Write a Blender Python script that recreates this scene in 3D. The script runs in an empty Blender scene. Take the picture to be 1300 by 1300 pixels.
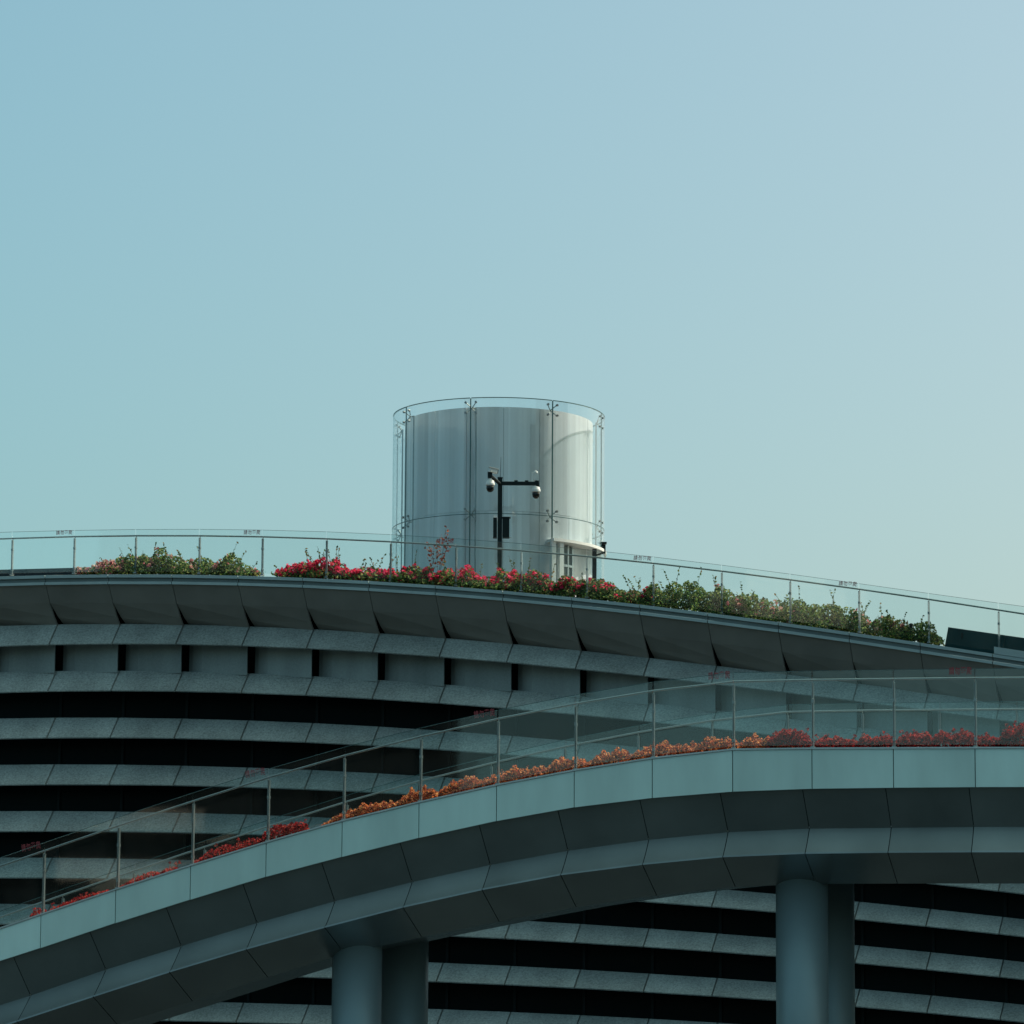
import bpy, bmesh, math, random
import numpy as np
from mathutils import Vector, Matrix, Euler

random.seed(7)
rnd0 = random.Random(3)
R = math.radians
C = bpy.context.scene.collection
S = bpy.context.scene

# ------------------------------------------------------------------ camera
F_PX, HORIZON, EYE = 5500.0, 1560.0, 1.6          # in pixels of the 1300 px photograph
PITCH, ROLL = math.atan((HORIZON - 650) / F_PX), R(0.35)
cam_d = bpy.data.cameras.new('camera')
cam = bpy.data.objects.new('camera', cam_d)
C.objects.link(cam)
cam_d.sensor_width = 36
cam_d.lens = F_PX / 1300 * 36
cam_d.clip_start, cam_d.clip_end = 1.0, 20000
CAM_ROT = (Matrix.Rotation(math.pi / 2 + PITCH, 3, 'X') @ Matrix.Rotation(ROLL, 3, 'Z'))
cam.rotation_euler = CAM_ROT.to_euler()
cam.location = (0, 0, EYE)
S.camera = cam

# ------------------------------------------------------------------ light
SUN_AZ, SUN_EL = R(66), R(52)                      # azimuth from +Y towards +X
sun_dir = Vector((math.sin(SUN_AZ) * math.cos(SUN_EL), math.cos(SUN_AZ) * math.cos(SUN_EL), math.sin(SUN_EL)))
W = bpy.data.worlds.new('World')
S.world = W
W.use_nodes = True
wn, wl = W.node_tree.nodes, W.node_tree.links
wn.clear()
w_out = wn.new('ShaderNodeOutputWorld')
w_bg = wn.new('ShaderNodeBackground')
w_sky = wn.new('ShaderNodeTexSky')
w_sky.sky_type = 'NISHITA'
w_sky.sun_disc = False
w_sky.sun_elevation = SUN_EL
w_sky.sun_rotation = SUN_AZ
w_sky.air_density, w_sky.dust_density, w_sky.ozone_density = 1.0, 4.0, 1.0
w_tint = wn.new('ShaderNodeMix')
w_tint.data_type, w_tint.blend_type = 'RGBA', 'MULTIPLY'
w_tint.inputs['Factor'].default_value = 1.0
w_tint.inputs['B'].default_value = (0.88, 1.0, 0.83, 1)
w_bg.inputs['Strength'].default_value = 0.14
wl.new(w_sky.outputs[0], w_tint.inputs['A'])
# the haze is brighter on the sun's side of the sky
w_tc = wn.new('ShaderNodeTexCoord'); w_dot = wn.new('ShaderNodeVectorMath'); w_dot.operation = 'DOT_PRODUCT'
w_dot.inputs[1].default_value = (math.sin(SUN_AZ), math.cos(SUN_AZ), 0)
w_rng = wn.new('ShaderNodeMapRange'); w_rng.interpolation_type = 'LINEAR'
for k_, v_ in zip(('From Min', 'From Max', 'To Min', 'To Max'), (.25, .55, 0.0, 1.0)): w_rng.inputs[k_].default_value = v_
w_haze = wn.new('ShaderNodeMix'); w_haze.data_type, w_haze.blend_type = 'RGBA', 'MULTIPLY'; w_haze.inputs['Factor'].default_value = 1.0
w_side = wn.new('ShaderNodeMix'); w_side.data_type = 'RGBA'
w_side.inputs['A'].default_value, w_side.inputs['B'].default_value = (.905, 1.145, 1.215, 1), (1.15, 1.13, 1.175, 1)
wl.new(w_tc.outputs['Generated'], w_dot.inputs[0]); wl.new(w_dot.outputs['Value'], w_rng.inputs[0])
wl.new(w_tint.outputs['Result'], w_haze.inputs['A']); wl.new(w_rng.outputs[0], w_side.inputs['Factor']); wl.new(w_side.outputs['Result'], w_haze.inputs['B'])
w_sep = wn.new('ShaderNodeSeparateXYZ'); w_zr = wn.new('ShaderNodeMapRange'); w_zc = wn.new('ShaderNodeMix'); w_zc.data_type = 'RGBA'
w_zr.inputs['From Min'].default_value, w_zr.inputs['From Max'].default_value = .32, .85
w_zc.inputs['A'].default_value, w_zc.inputs['B'].default_value = (1, 1, 1, 1), (1.85, 1.62, 1.18, 1)
w_zm = wn.new('ShaderNodeMix'); w_zm.data_type, w_zm.blend_type = 'RGBA', 'MULTIPLY'; w_zm.inputs['Factor'].default_value = 1.0
wl.new(w_tc.outputs['Generated'], w_sep.inputs[0]); wl.new(w_sep.outputs['Z'], w_zr.inputs[0]); wl.new(w_zr.outputs[0], w_zc.inputs['Factor'])
wl.new(w_haze.outputs['Result'], w_zm.inputs['A']); wl.new(w_zc.outputs['Result'], w_zm.inputs['B'])
wl.new(w_zm.outputs['Result'], w_bg.inputs[0])
wl.new(w_bg.outputs[0], w_out.inputs[0])
sun_d = bpy.data.lights.new('sun', 'SUN')
sun_d.energy, sun_d.angle, sun_d.color = 5.0, R(0.53), (1.0, 0.94, 0.84)
sun = bpy.data.objects.new('sun', sun_d)
C.objects.link(sun)
sun.rotation_euler = sun_dir.to_track_quat('Z', 'Y').to_euler()
vs = S.view_settings
vs.view_transform, vs.look, vs.exposure, vs.gamma = 'Standard', 'None', 0.0, 1.0
vs.use_curve_mapping = False

# ------------------------------------------------------------------ helpers
def at(px, py, Y):
    """the point at distance Y in front of the viewer that lies on the sight line of a photograph pixel"""
    d = CAM_ROT @ Vector(((px - 650) / F_PX, (650 - py) / F_PX, -1))
    return Vector((d.x * Y / d.y, Y, EYE + d.z * Y / d.y))

def proj(p):
    q = CAM_ROT.transposed() @ (Vector(p) - Vector((0, 0, EYE)))
    return 650 + F_PX * q.x / -q.z, 650 - F_PX * q.y / -q.z

def lift(X, Y, yfun):
    """height of the measured line yfun above the plan point X, Y"""
    z = 15.0
    for _ in range(5):
        px, _y = proj((X, Y, z))
        z = at(px, float(yfun(px)), Y).z
    return z

def curve(pts, deg):
    xs, ys = zip(*pts)
    c = np.polyfit(np.array(xs) / 1000.0, ys, deg)
    lo, hi = min(xs), max(xs)
    def f(x):
        xc = min(max(x, lo), hi)
        y = np.polyval(c, xc / 1000.0)
        if xc != x:
            y += np.polyval(np.polyder(c), xc / 1000.0) * (x - xc) / 1000.0
        return float(y)
    return f

def lerp_curve(pts):
    xs, ys = zip(*sorted(pts))
    def f(x):
        if x < xs[0]: return ys[0] + (ys[1]-ys[0])/(xs[1]-xs[0])*(x-xs[0])
        if x > xs[-1]: return ys[-1] + (ys[-1]-ys[-2])/(xs[-1]-xs[-2])*(x-xs[-1])
        return float(np.interp(x, xs, ys))
    return f

class MB:
    def __init__(s):
        s.v, s.f = [], []
    def quad(s, a, b, c, d):
        n = len(s.v); s.v += [tuple(a), tuple(b), tuple(c), tuple(d)]; s.f.append((n, n+1, n+2, n+3))
    def poly(s, pts):
        n = len(s.v); s.v += [tuple(p) for p in pts]; s.f.append(tuple(range(n, n+len(pts))))
    def prism(s, a, b):
        """closed solid between two matching rings of points"""
        n, k = len(s.v), len(a)
        s.v += [tuple(p) for p in a] + [tuple(p) for p in b]
        for i in range(k):
            j = (i + 1) % k
            s.f.append((n+i, n+j, n+k+j, n+k+i))
        s.f.append(tuple(n+i for i in reversed(range(k))))
        s.f.append(tuple(n+k+i for i in range(k)))
    def box(s, c, sx, sy, sz, rot=None):
        c = Vector(c)
        P = [Vector((x*sx/2, y*sy/2, z*sz/2)) for z in (-1, 1) for x, y in ((-1,-1),(1,-1),(1,1),(-1,1))]
        if rot is not None: P = [rot @ p for p in P]
        s.prism([c+p for p in P[:4]], [c+p for p in P[4:]])
    def tube(s, pts, r, n=8, r2=None):
        pts = [Vector(p) for p in pts]
        rings = []
        for i, p in enumerate(pts):
            t = (pts[min(i+1, len(pts)-1)] - pts[max(i-1, 0)]).normalized()
            u = t.cross(Vector((0, 0, 1)))
            if u.length < 1e-3: u = Vector((1, 0, 0))
            u.normalize(); w = u.cross(t)
            rr = r if r2 is None else r + (r2-r)*i/(len(pts)-1)
            rings.append([p + (u*math.cos(a) + w*math.sin(a))*rr for a in (2*math.pi*k/n for k in range(n))])
        b = len(s.v)
        for g in rings: s.v += [tuple(p) for p in g]
        for i in range(len(rings)-1):
            for k in range(n):
                j = (k+1) % n
                s.f.append((b+i*n+k, b+i*n+j, b+(i+1)*n+j, b+(i+1)*n+k))
        s.f.append(tuple(b+k for k in reversed(range(n))))
        s.f.append(tuple(b+(len(rings)-1)*n+k for k in range(n)))
    def lathe(s, c, prof, n=24):
        """solid of revolution about the vertical through c: prof is (radius, height) pairs"""
        c = Vector(c); b = len(s.v)
        for r, z in prof:
            for k in range(n):
                a = 2*math.pi*k/n
                s.v.append((c.x + r*math.cos(a), c.y + r*math.sin(a), c.z + z))
        for i in range(len(prof)-1):
            for k in range(n):
                j = (k+1) % n
                s.f.append((b+i*n+k, b+i*n+j, b+(i+1)*n+j, b+(i+1)*n+k))
        s.f.append(tuple(b+k for k in reversed(range(n))))
        s.f.append(tuple(b+(len(prof)-1)*n+k for k in range(n)))
    def arc(s, c, r0, r1, a0, a1, z0, z1, n=12):
        """curved plate: azimuths from the viewer's side (-Y) towards +X"""
        def P(r, a, z): return Vector((c[0] + r*math.sin(a), c[1] - r*math.cos(a), z))
        for i in range(n):
            u, v = a0 + (a1-a0)*i/n, a0 + (a1-a0)*(i+1)/n
            s.quad(P(r1,u,z0), P(r1,v,z0), P(r1,v,z1), P(r1,u,z1))
            s.quad(P(r0,u,z1), P(r0,v,z1), P(r0,v,z0), P(r0,u,z0))
            s.quad(P(r1,u,z1), P(r1,v,z1), P(r0,v,z1), P(r0,u,z1))
            s.quad(P(r0,u,z0), P(r0,v,z0), P(r1,v,z0), P(r1,u,z0))
        s.quad(P(r0,a0,z0), P(r1,a0,z0), P(r1,a0,z1), P(r0,a0,z1))
        s.quad(P(r1,a1,z0), P(r0,a1,z0), P(r0,a1,z1), P(r1,a1,z1))
    def build(s, name, mat, parent=None, smooth=False, weld=False):
        me = bpy.data.meshes.new(name)
        me.from_pydata(s.v, [], s.f)
        if weld:
            bm = bmesh.new(); bm.from_mesh(me)
            bmesh.ops.remove_doubles(bm, verts=bm.verts, dist=1e-4)
            bmesh.ops.recalc_face_normals(bm, faces=bm.faces)
            bm.to_mesh(me); bm.free()
        me.update()
        if smooth:
            me.polygons.foreach_set('use_smooth', [True]*len(me.polygons))
        me.materials.append(mat)
        o = bpy.data.objects.new(name, me)
        C.objects.link(o)
        if parent is not None:
            o.parent = parent
            o.matrix_parent_inverse = Matrix.Translation(-parent.location) if parent.type == 'EMPTY' else Matrix()
        return o

def tag(o, label=None, cat=None, group=None, kind=None):
    if label: o['label'] = label
    if cat: o['category'] = cat
    if group: o['group'] = group
    if kind: o['kind'] = kind
    return o

def empty(name, loc, label, cat, group=None):
    o = bpy.data.objects.new(name, None)
    C.objects.link(o)
    o.location = loc
    o.empty_display_size = 0.3
    return tag(o, label, cat, group)

# ------------------------------------------------------------------ materials
def mat(name):
    m = bpy.data.materials.new(name); m.use_nodes = True
    n, l = m.node_tree.nodes, m.node_tree.links
    return m, n, l, n['Principled BSDF']

def solid(name, col, rough=0.5, metal=0.0, spec=0.5, var=0.0, scale=2.0, bump=0.0, detail=4.0, stretch=(1,1,1), island=0.0):
    m, n, l, b = mat(name)
    b.inputs['Roughness'].default_value = rough
    b.inputs['Metallic'].default_value = metal
    b.inputs['Specular IOR Level'].default_value = spec
    b.inputs['Base Color'].default_value = (*col, 1)
    if var or bump:
        tc = n.new('ShaderNodeTexCoord'); mp = n.new('ShaderNodeMapping'); nz = n.new('ShaderNodeTexNoise')
        mp.inputs['Scale'].default_value = stretch
        nz.inputs['Scale'].default_value = scale; nz.inputs['Detail'].default_value = detail
        l.new(tc.outputs['Object'], mp.inputs[0]); l.new(mp.outputs[0], nz.inputs['Vector'])
        if var:
            rp = n.new('ShaderNodeMapRange')
            rp.inputs['From Min'].default_value, rp.inputs['From Max'].default_value = 0.25, 0.75
            rp.inputs['To Min'].default_value, rp.inputs['To Max'].default_value = 1-var, 1+var
            mx = n.new('ShaderNodeMix'); mx.data_type, mx.blend_type = 'RGBA', 'MULTIPLY'
            mx.inputs['Factor'].default_value = 1
            mx.inputs['A'].default_value = (*col, 1)
            l.new(nz.outputs['Fac'], rp.inputs[0])
            src = rp.outputs[0]
            if island:
                g = n.new('ShaderNodeNewGeometry'); r2 = n.new('ShaderNodeMapRange')
                r2.inputs['To Min'].default_value, r2.inputs['To Max'].default_value = 1-island, 1+island
                ml = n.new('ShaderNodeMath'); ml.operation = 'MULTIPLY'
                l.new(g.outputs['Random Per Island'], r2.inputs[0])
                l.new(rp.outputs[0], ml.inputs[0]); l.new(r2.outputs[0], ml.inputs[1])
                src = ml.outputs[0]
            l.new(src, mx.inputs['B'])
            l.new(mx.outputs['Result'], b.inputs['Base Color'])
        if bump:
            bp = n.new('ShaderNodeBump'); bp.inputs['Strength'].default_value = bump; bp.inputs['Distance'].default_value = 0.02
            l.new(nz.outputs['Fac'], bp.inputs['Height']); l.new(bp.outputs[0], b.inputs['Normal'])
    return m

def granite(name, col, amp=0.35):
    m, n, l, b = mat(name)
    tc = n.new('ShaderNodeTexCoord')
    nz = n.new('ShaderNodeTexNoise'); nz.inputs['Scale'].default_value = 17; nz.inputs['Detail'].default_value = 5; nz.inputs['Roughness'].default_value = 0.75
    nb = n.new('ShaderNodeTexNoise'); nb.inputs['Scale'].default_value = 0.5; nb.inputs['Detail'].default_value = 3
    g = n.new('ShaderNodeNewGeometry')
    a = n.new('ShaderNodeMapRange'); a.inputs['From Min'].default_value, a.inputs['From Max'].default_value = .3, .7
    a.inputs['To Min'].default_value, a.inputs['To Max'].default_value = 1-amp, 1+amp
    c = n.new('ShaderNodeMapRange'); c.inputs['From Min'].default_value, c.inputs['From Max'].default_value = .25, .75; c.inputs['To Min'].default_value, c.inputs['To Max'].default_value = .76, 1.2
    d = n.new('ShaderNodeMapRange'); d.inputs['To Min'].default_value, d.inputs['To Max'].default_value = .88, 1.12
    m1 = n.new('ShaderNodeMath'); m1.operation = 'MULTIPLY'; m2 = n.new('ShaderNodeMath'); m2.operation = 'MULTIPLY'
    mx = n.new('ShaderNodeMix'); mx.data_type, mx.blend_type = 'RGBA', 'MULTIPLY'
    mx.inputs['Factor'].default_value = 1; mx.inputs['A'].default_value = (*col, 1)
    mpg = n.new('ShaderNodeMapping'); mpg.inputs['Scale'].default_value = (2.2, 2.2, .35)
    l.new(tc.outputs['Object'], mpg.inputs[0]); l.new(mpg.outputs[0], nb.inputs['Vector']); l.new(tc.outputs['Object'], nz.inputs['Vector'])
    l.new(nz.outputs['Fac'], a.inputs[0]); l.new(nb.outputs['Fac'], c.inputs[0]); l.new(g.outputs['Random Per Island'], d.inputs[0])
    l.new(a.outputs[0], m1.inputs[0]); l.new(c.outputs[0], m1.inputs[1])
    l.new(m1.outputs[0], m2.inputs[0]); l.new(d.outputs[0], m2.inputs[1])
    l.new(m2.outputs[0], mx.inputs['B']); l.new(mx.outputs['Result'], b.inputs['Base Color'])
    b.inputs['Roughness'].default_value = 0.7; b.inputs['Specular IOR Level'].default_value = 0.3
    return m

def glass(name, tint=(.86, .95, .95), dust=0.015, ior=1.45, dustcol=(.75, .85, .85), rough=0.02, wob=0.0):
    m, n, l, b = mat(name)
    n.remove(b)
    out = n['Material Output']
    ge = n.new('ShaderNodeNewGeometry'); dt = n.new('ShaderNodeVectorMath'); dt.operation = 'DOT_PRODUCT'
    l.new(ge.outputs['Incoming'], dt.inputs[0]); l.new(ge.outputs['Normal'], dt.inputs[1])
    def math_(op, a, b=None):
        q = n.new('ShaderNodeMath'); q.operation = op
        for i_, v_ in enumerate((a, b)):
            if v_ is None: continue
            if isinstance(v_, float): q.inputs[i_].default_value = v_
            else: l.new(v_, q.inputs[i_])
        return q
    ab = math_('ABSOLUTE', dt.outputs['Value']); om = math_('SUBTRACT', 1.0, ab.outputs[0])
    p5 = math_('POWER', om.outputs[0], 5.0); f0 = ((ior-1)/(ior+1))**2
    sc = math_('MULTIPLY', p5.outputs[0], 1-f0); fr = math_('ADD', sc.outputs[0], f0)
    tr = n.new('ShaderNodeBsdfTransparent'); tr.inputs[0].default_value = (*tint, 1)
    gl = n.new('ShaderNodeBsdfGlossy'); gl.inputs['Roughness'].default_value = rough; gl.inputs[0].default_value = (1, 1, 1, 1)
    df = n.new('ShaderNodeBsdfDiffuse'); df.inputs[0].default_value = (*dustcol, 1)
    tl = n.new('ShaderNodeBsdfTranslucent'); tl.inputs[0].default_value = (*dustcol, 1)
    md = n.new('ShaderNodeMixShader'); md.inputs[0].default_value = .4
    l.new(df.outputs[0], md.inputs[1]); l.new(tl.outputs[0], md.inputs[2])
    mg = n.new('ShaderNodeMixShader'); l.new(fr.outputs[0], mg.inputs[0]); l.new(tr.outputs[0], mg.inputs[1]); l.new(gl.outputs[0], mg.inputs[2])
    mm = n.new('ShaderNodeMixShader'); l.new(mg.outputs[0], mm.inputs[1]); l.new(md.outputs[0], mm.inputs[2])
    tc = n.new('ShaderNodeTexCoord'); mp = n.new('ShaderNodeMapping'); mp.inputs['Scale'].default_value = (3, 3, .7)
    nz = n.new('ShaderNodeTexNoise'); nz.inputs['Scale'].default_value = .8; nz.inputs['Detail'].default_value = 4
    rp = n.new('ShaderNodeMapRange'); rp.inputs['From Min'].default_value, rp.inputs['From Max'].default_value = .3, .7
    rp.inputs['To Min'].default_value, rp.inputs['To Max'].default_value = dust*.4, dust*1.6
    l.new(tc.outputs['Object'], mp.inputs[0]); l.new(mp.outputs[0], nz.inputs['Vector']); l.new(nz.outputs['Fac'], rp.inputs[0]); l.new(rp.outputs[0], mm.inputs[0])
    if wob:
        bp = n.new('ShaderNodeBump'); bp.inputs['Strength'].default_value = wob; bp.inputs['Distance'].default_value = .05
        l.new(nz.outputs['Fac'], bp.inputs['Height']); l.new(bp.outputs[0], gl.inputs['Normal'])
    l.new(mm.outputs[0], out.inputs[0])
    return m

def leafy(name, cols, trans=0.45, rough=0.65):
    """leaf or petal material; every leaf draws its own colour from the list"""
    m, n, l, b = mat(name)
    n.remove(b)
    out = n['Material Output']
    g = n.new('ShaderNodeNewGeometry'); cr = n.new('ShaderNodeValToRGB')
    cr.color_ramp.interpolation = 'CONSTANT'
    e = cr.color_ramp.elements
    while len(e) < len(cols): e.new(0.5)
    for i, c in enumerate(cols):
        e[i].position = i/len(cols); e[i].color = (*c, 1)
    l.new(g.outputs['Random Per Island'], cr.inputs[0])
    pb = n.new('ShaderNodeBsdfPrincipled'); pb.inputs['Roughness'].default_value = rough; pb.inputs['Specular IOR Level'].default_value = .12
    tl = n.new('ShaderNodeBsdfTranslucent')
    mx = n.new('ShaderNodeMixShader'); mx.inputs[0].default_value = trans
    l.new(cr.outputs[0], pb.inputs['Base Color']); l.new(cr.outputs[0], tl.inputs[0])
    l.new(pb.outputs[0], mx.inputs[1]); l.new(tl.outputs[0], mx.inputs[2]); l.new(mx.outputs[0], out.inputs[0])
    return m

M = dict(
    stone=granite('grey_stone', (.335, .35, .337), .45),
    soffit=solid('soffit_panel', (.30, .262, .235), .6, var=.12, scale=1.2, island=.06, spec=.3),
    recess=granite('recess_panel', (.30, .325, .32), .12),
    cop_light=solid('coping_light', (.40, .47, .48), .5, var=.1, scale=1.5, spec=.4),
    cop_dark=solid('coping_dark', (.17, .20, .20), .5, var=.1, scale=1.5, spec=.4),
    cavity=solid('dark_cavity', (.012, .016, .018), .9, spec=.1),
    glazing=solid('dark_glazing', (.003, .007, .008), .3, spec=.05, island=.3, var=.1),
    mullion=solid('dark_mullion', (.007, .013, .014), .5, spec=.1),
    roof=solid('roof_screed', (.12, .125, .12), .85, var=.15, scale=.6),
    soil=solid('planting_soil', (.05, .04, .03), .95, var=.3, scale=8, bump=.6),
    metal=solid('ramp_metal', (.28, .305, .305), .24, metal=.72, var=.16, scale=.9, island=.11, spec=.5),
    back_teal=solid('teal_backing', (.07, .14, .15), .6),
    fascia=solid('fascia_glass', (.64, .82, .79), .14, var=.13, scale=1.3, island=.08, spec=.5, stretch=(1.2, 1.2, .3)),
    alu=solid('aluminium', (.55, .60, .61), .35, metal=.6, var=.08, scale=3),
    steel=solid('stainless_steel', (.30, .33, .335), .3, metal=.8, var=.1, scale=4),
    column=solid('column_metal', (.28, .36, .38), .5, metal=.35, var=.06, scale=1.2, spec=.3),
    balu=glass('balustrade_glass', (.94, .985, .985), .010),
    ramp_balu=glass('walkway_glass', (.91, .97, .975), .0025),
    tower_glass=glass('tower_glass', (.92, .955, .965), .028, ior=1.5, dustcol=(.8, .88, .88), wob=.05),
    glass_edge=solid('glass_edge', (.05, .13, .14), .2, spec=.5),
    core=solid('lift_core', (.71, .715, .735), .40, metal=.15, var=.26, scale=1.5, island=.1, bump=.6, stretch=(1.5, 1.5, .02), detail=3),  # vertical streaks in the base colour stand in for tower glass reflections
    white=solid('white_paint', (.74, .76, .75), .45, var=.05, scale=2),
    black=solid('black_steel', (.008, .016, .018), .5, var=.1, scale=5, spec=.2),
    dome=solid('smoked_dome', (.01, .012, .013), .08),
    box_grey=solid('grey_cabinet', (.22, .24, .24), .5, var=.1),
    teal=solid('dark_teal_panel', (.008, .038, .045), .6, var=.12, scale=2, spec=.1),
    navy=solid('dark_navy_panel', (.006, .014, .022), .6, var=.1, scale=2, spec=.1),
    red_text=solid('red_lettering', (.36, .05, .06), .6),
    ground=solid('ground_paving', (.016, .026, .031), .95, spec=.1, var=.25, scale=.15),
    brown=solid('brown_render', (.30, .275, .25), .8, var=.1, scale=.3),
    bark=solid('stem_bark', (.10, .07, .05), .9, var=.2, scale=20),
    leaf=leafy('green_leaves', [(.075, .15, .04), (.14, .23, .06), (.04, .085, .032), (.24, .30, .09), (.065, .13, .05), (.18, .17, .06), (.045, .095, .04), (.30, .33, .12)]),
    leaf_dry=leafy('olive_leaves', [(.09, .13, .04), (.15, .17, .05), (.035, .07, .03), (.22, .15, .07), (.07, .12, .045), (.03, .055, .025)]),
    pink=leafy('pink_blossom', [(.55, .22, .22), (.62, .34, .28), (.50, .15, .18), (.60, .42, .34)], .5),
    crimson=leafy('crimson_blossom', [(.72, .03, .12), (.64, .02, .07), (.78, .07, .18), (.50, .02, .06), (.70, .10, .13)], .5),
    rust=leafy('rust_leaves', [(.30, .08, .05), (.22, .06, .04), (.38, .14, .07)], .5),
    orange=leafy('orange_blossom', [(.60, .19, .06), (.48, .11, .04), (.68, .30, .12), (.34, .06, .03), (.58, .21, .10), (.20, .05, .04), (.13, .05, .035)], .5),
    maroon=leafy('dark_red_foliage', [(.28, .012, .014), (.16, .008, .012), (.36, .022, .022), (.09, .008, .012), (.38, .05, .035)], .4),
)

# ------------------------------------------------------------------ ground
g = MB()
for i in range(8):
    for j in range(8):
        x0, x1 = -4000+i*1000, -3000+i*1000; y0, y1 = -3000+j*1000, -2000+j*1000
        g.quad((x0,y0,0),(x1,y0,0),(x1,y1,0),(x0,y1,0))
tag(g.build('ground', M['ground'], weld=True), 'flat paved ground far below the curved building', 'ground', kind='structure')

# ------------------------------------------------------------------ office blocks behind the viewer, mirrored in the glass
def block(x, y, w, d, h, rz, ml, label):
    rot = Matrix.Rotation(rz, 3, 'Z'); b, wn_ = MB(), MB()
    o = empty('office_block', (x, y, 0), label, 'building')
    b.box(Vector((x, y, h/2)), w, d, h, rot)
    b.box(Vector((x, y, h+1.2)), w*.6, d*.6, 2.4, rot)
    for k in range(int(h/3.8)):
        wn_.box(Vector((x, y, 2.6+k*3.8)), w+.25, d+.25, 2.0, rot)
    b.build('wall', M[ml], o); wn_.build('ribbon_window', M['glazing'], o)
block(-178, -144, 72, 30, 95, R(-37.7), 'cavity', 'dark glazed office block across the road behind the viewer')
block(-144, -120, 9, 8, 60, R(-35), 'brown', 'slim brown office block across the road behind the viewer')
block(-159, -110, 6, 8, 52, R(-36), 'white', 'slim pale office block across the road behind the viewer')

# ------------------------------------------------------------------ building
def Yc(px): return 125.0 - 9.0*px/1300.0           # plan of the roof edge, it swings nearer to the right
ycop = curve([(0,731.5),(57,730.2),(137,729.6),(218,729.6),(302,731),(384,733.3),(468,737),(552.5,742.4),(638,750),(725.5,758.5),(812,768),(898,778.3),(988,789.6),(1078,802),(1168,815.8),(1260,829.5),(1300,836.5)], 4)
ylip = curve([(0,743),(218,742),(350,745.5),(384,747),(552.5,755.8),(638,763),(800,779.5),(850,784),(900,790),(1078,814),(1300,849.5)], 4)
soft = curve([(0,794),(149,795.2),(311,797.3),(395,800),(478,805),(559,811),(646,818.3),(731,826.3),(800,833),(905,846.3),(994,857.5),(1082,868),(1174,882),(1264,897)], 4)
rows = [(1,0,794),(1,149,795.2),(1,311,797.3),(1,395,800),(1,478,805),(1,559,811),(1,646,818.3),(1,731,826.3),(1,800,833),(1,905,846.3),(1,994,857.5),
        (2,0,852.5),(2,225,853.5),(2,308,855),(2,391,857.6),(2,475,862),(2,559,868),(2,644,875),(2,731,883),(2,905,901),(2,994,911),
        (3,0,911),(3,225,912),(3,391,916.3),(3,476,921),(3,558,926),(3,644,932),(3,727,940),
        (4,0,971),(4,221,972),(4,306,973.6),(4,388,976),(4,475,979.6),(4,558,984),
        (5,0,1029.6),(5,221,1030.6),(6,0,1089),(6,135,1089),(6,902,1128.6),(6,1085,1144),(6,1177,1153),(6,1267,1161),
        (7,0,1148),(7,725.5,1172),(7,800,1175),(7,850,1180.6),(7,903,1184),(7,985,1189),(7,1085,1201),(7,1177,1209),(7,1270,1218),
        (8,551,1222),(8,637,1225),(8,725,1231.6),(8,800,1234),(8,850,1237.7),(8,985,1246),(8,1085,1257.7),(8,1177,1265),
        (9,350,1276.6),(9,551,1282.5),(9,637,1287.6)]
_x = np.array([r[1] for r in rows])/1000.0; _k = np.array([r[0] for r in rows], float)
_c, *_ = np.linalg.lstsq(np.stack([_x**p*_k**q for p in range(4) for q in range(2)], 1), np.array([r[2] for r in rows]), rcond=None)
def ytop(k):
    def f(px):
        x = min(max(px, -60), 1300)/1000.0
        v = lambda t: sum(_c[p*2+q]*t**p*k**q for p in range(4) for q in range(2))
        y = v(x)
        if px/1000.0 != x: y += (v(x)-v(x-.001))/.001*(px/1000.0-x)
        return y
    return f
def ybot(k):
    t = ytop(k)
    return lambda px: t(px) + 25.2 - 3.4*px/1200.0

SEAM = [-560,-469,-379,-290,-202,-114,-27,57,137,218,302,384,468,552.5,638,725.5,812,898,988,1078,1168,1260,1352,1447,1545]
_p0, _p1 = at(0, ycop(0), Yc(0)), at(1300, ycop(1300), Yc(1300))
tan = Vector((_p1.x-_p0.x, _p1.y-_p0.y, 0)).normalized()
n_in = Vector((-tan.y, tan.x, 0))
seam = [at(x, ycop(x), Yc(x)) for x in SEAM]
NS = len(seam)
def pt(i, w, yf, along=0.0, dz=0.0):
    q = seam[i] + n_in*w + tan*along
    return Vector((q.x, q.y, lift(q.x, q.y, yf)+dz))

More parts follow.
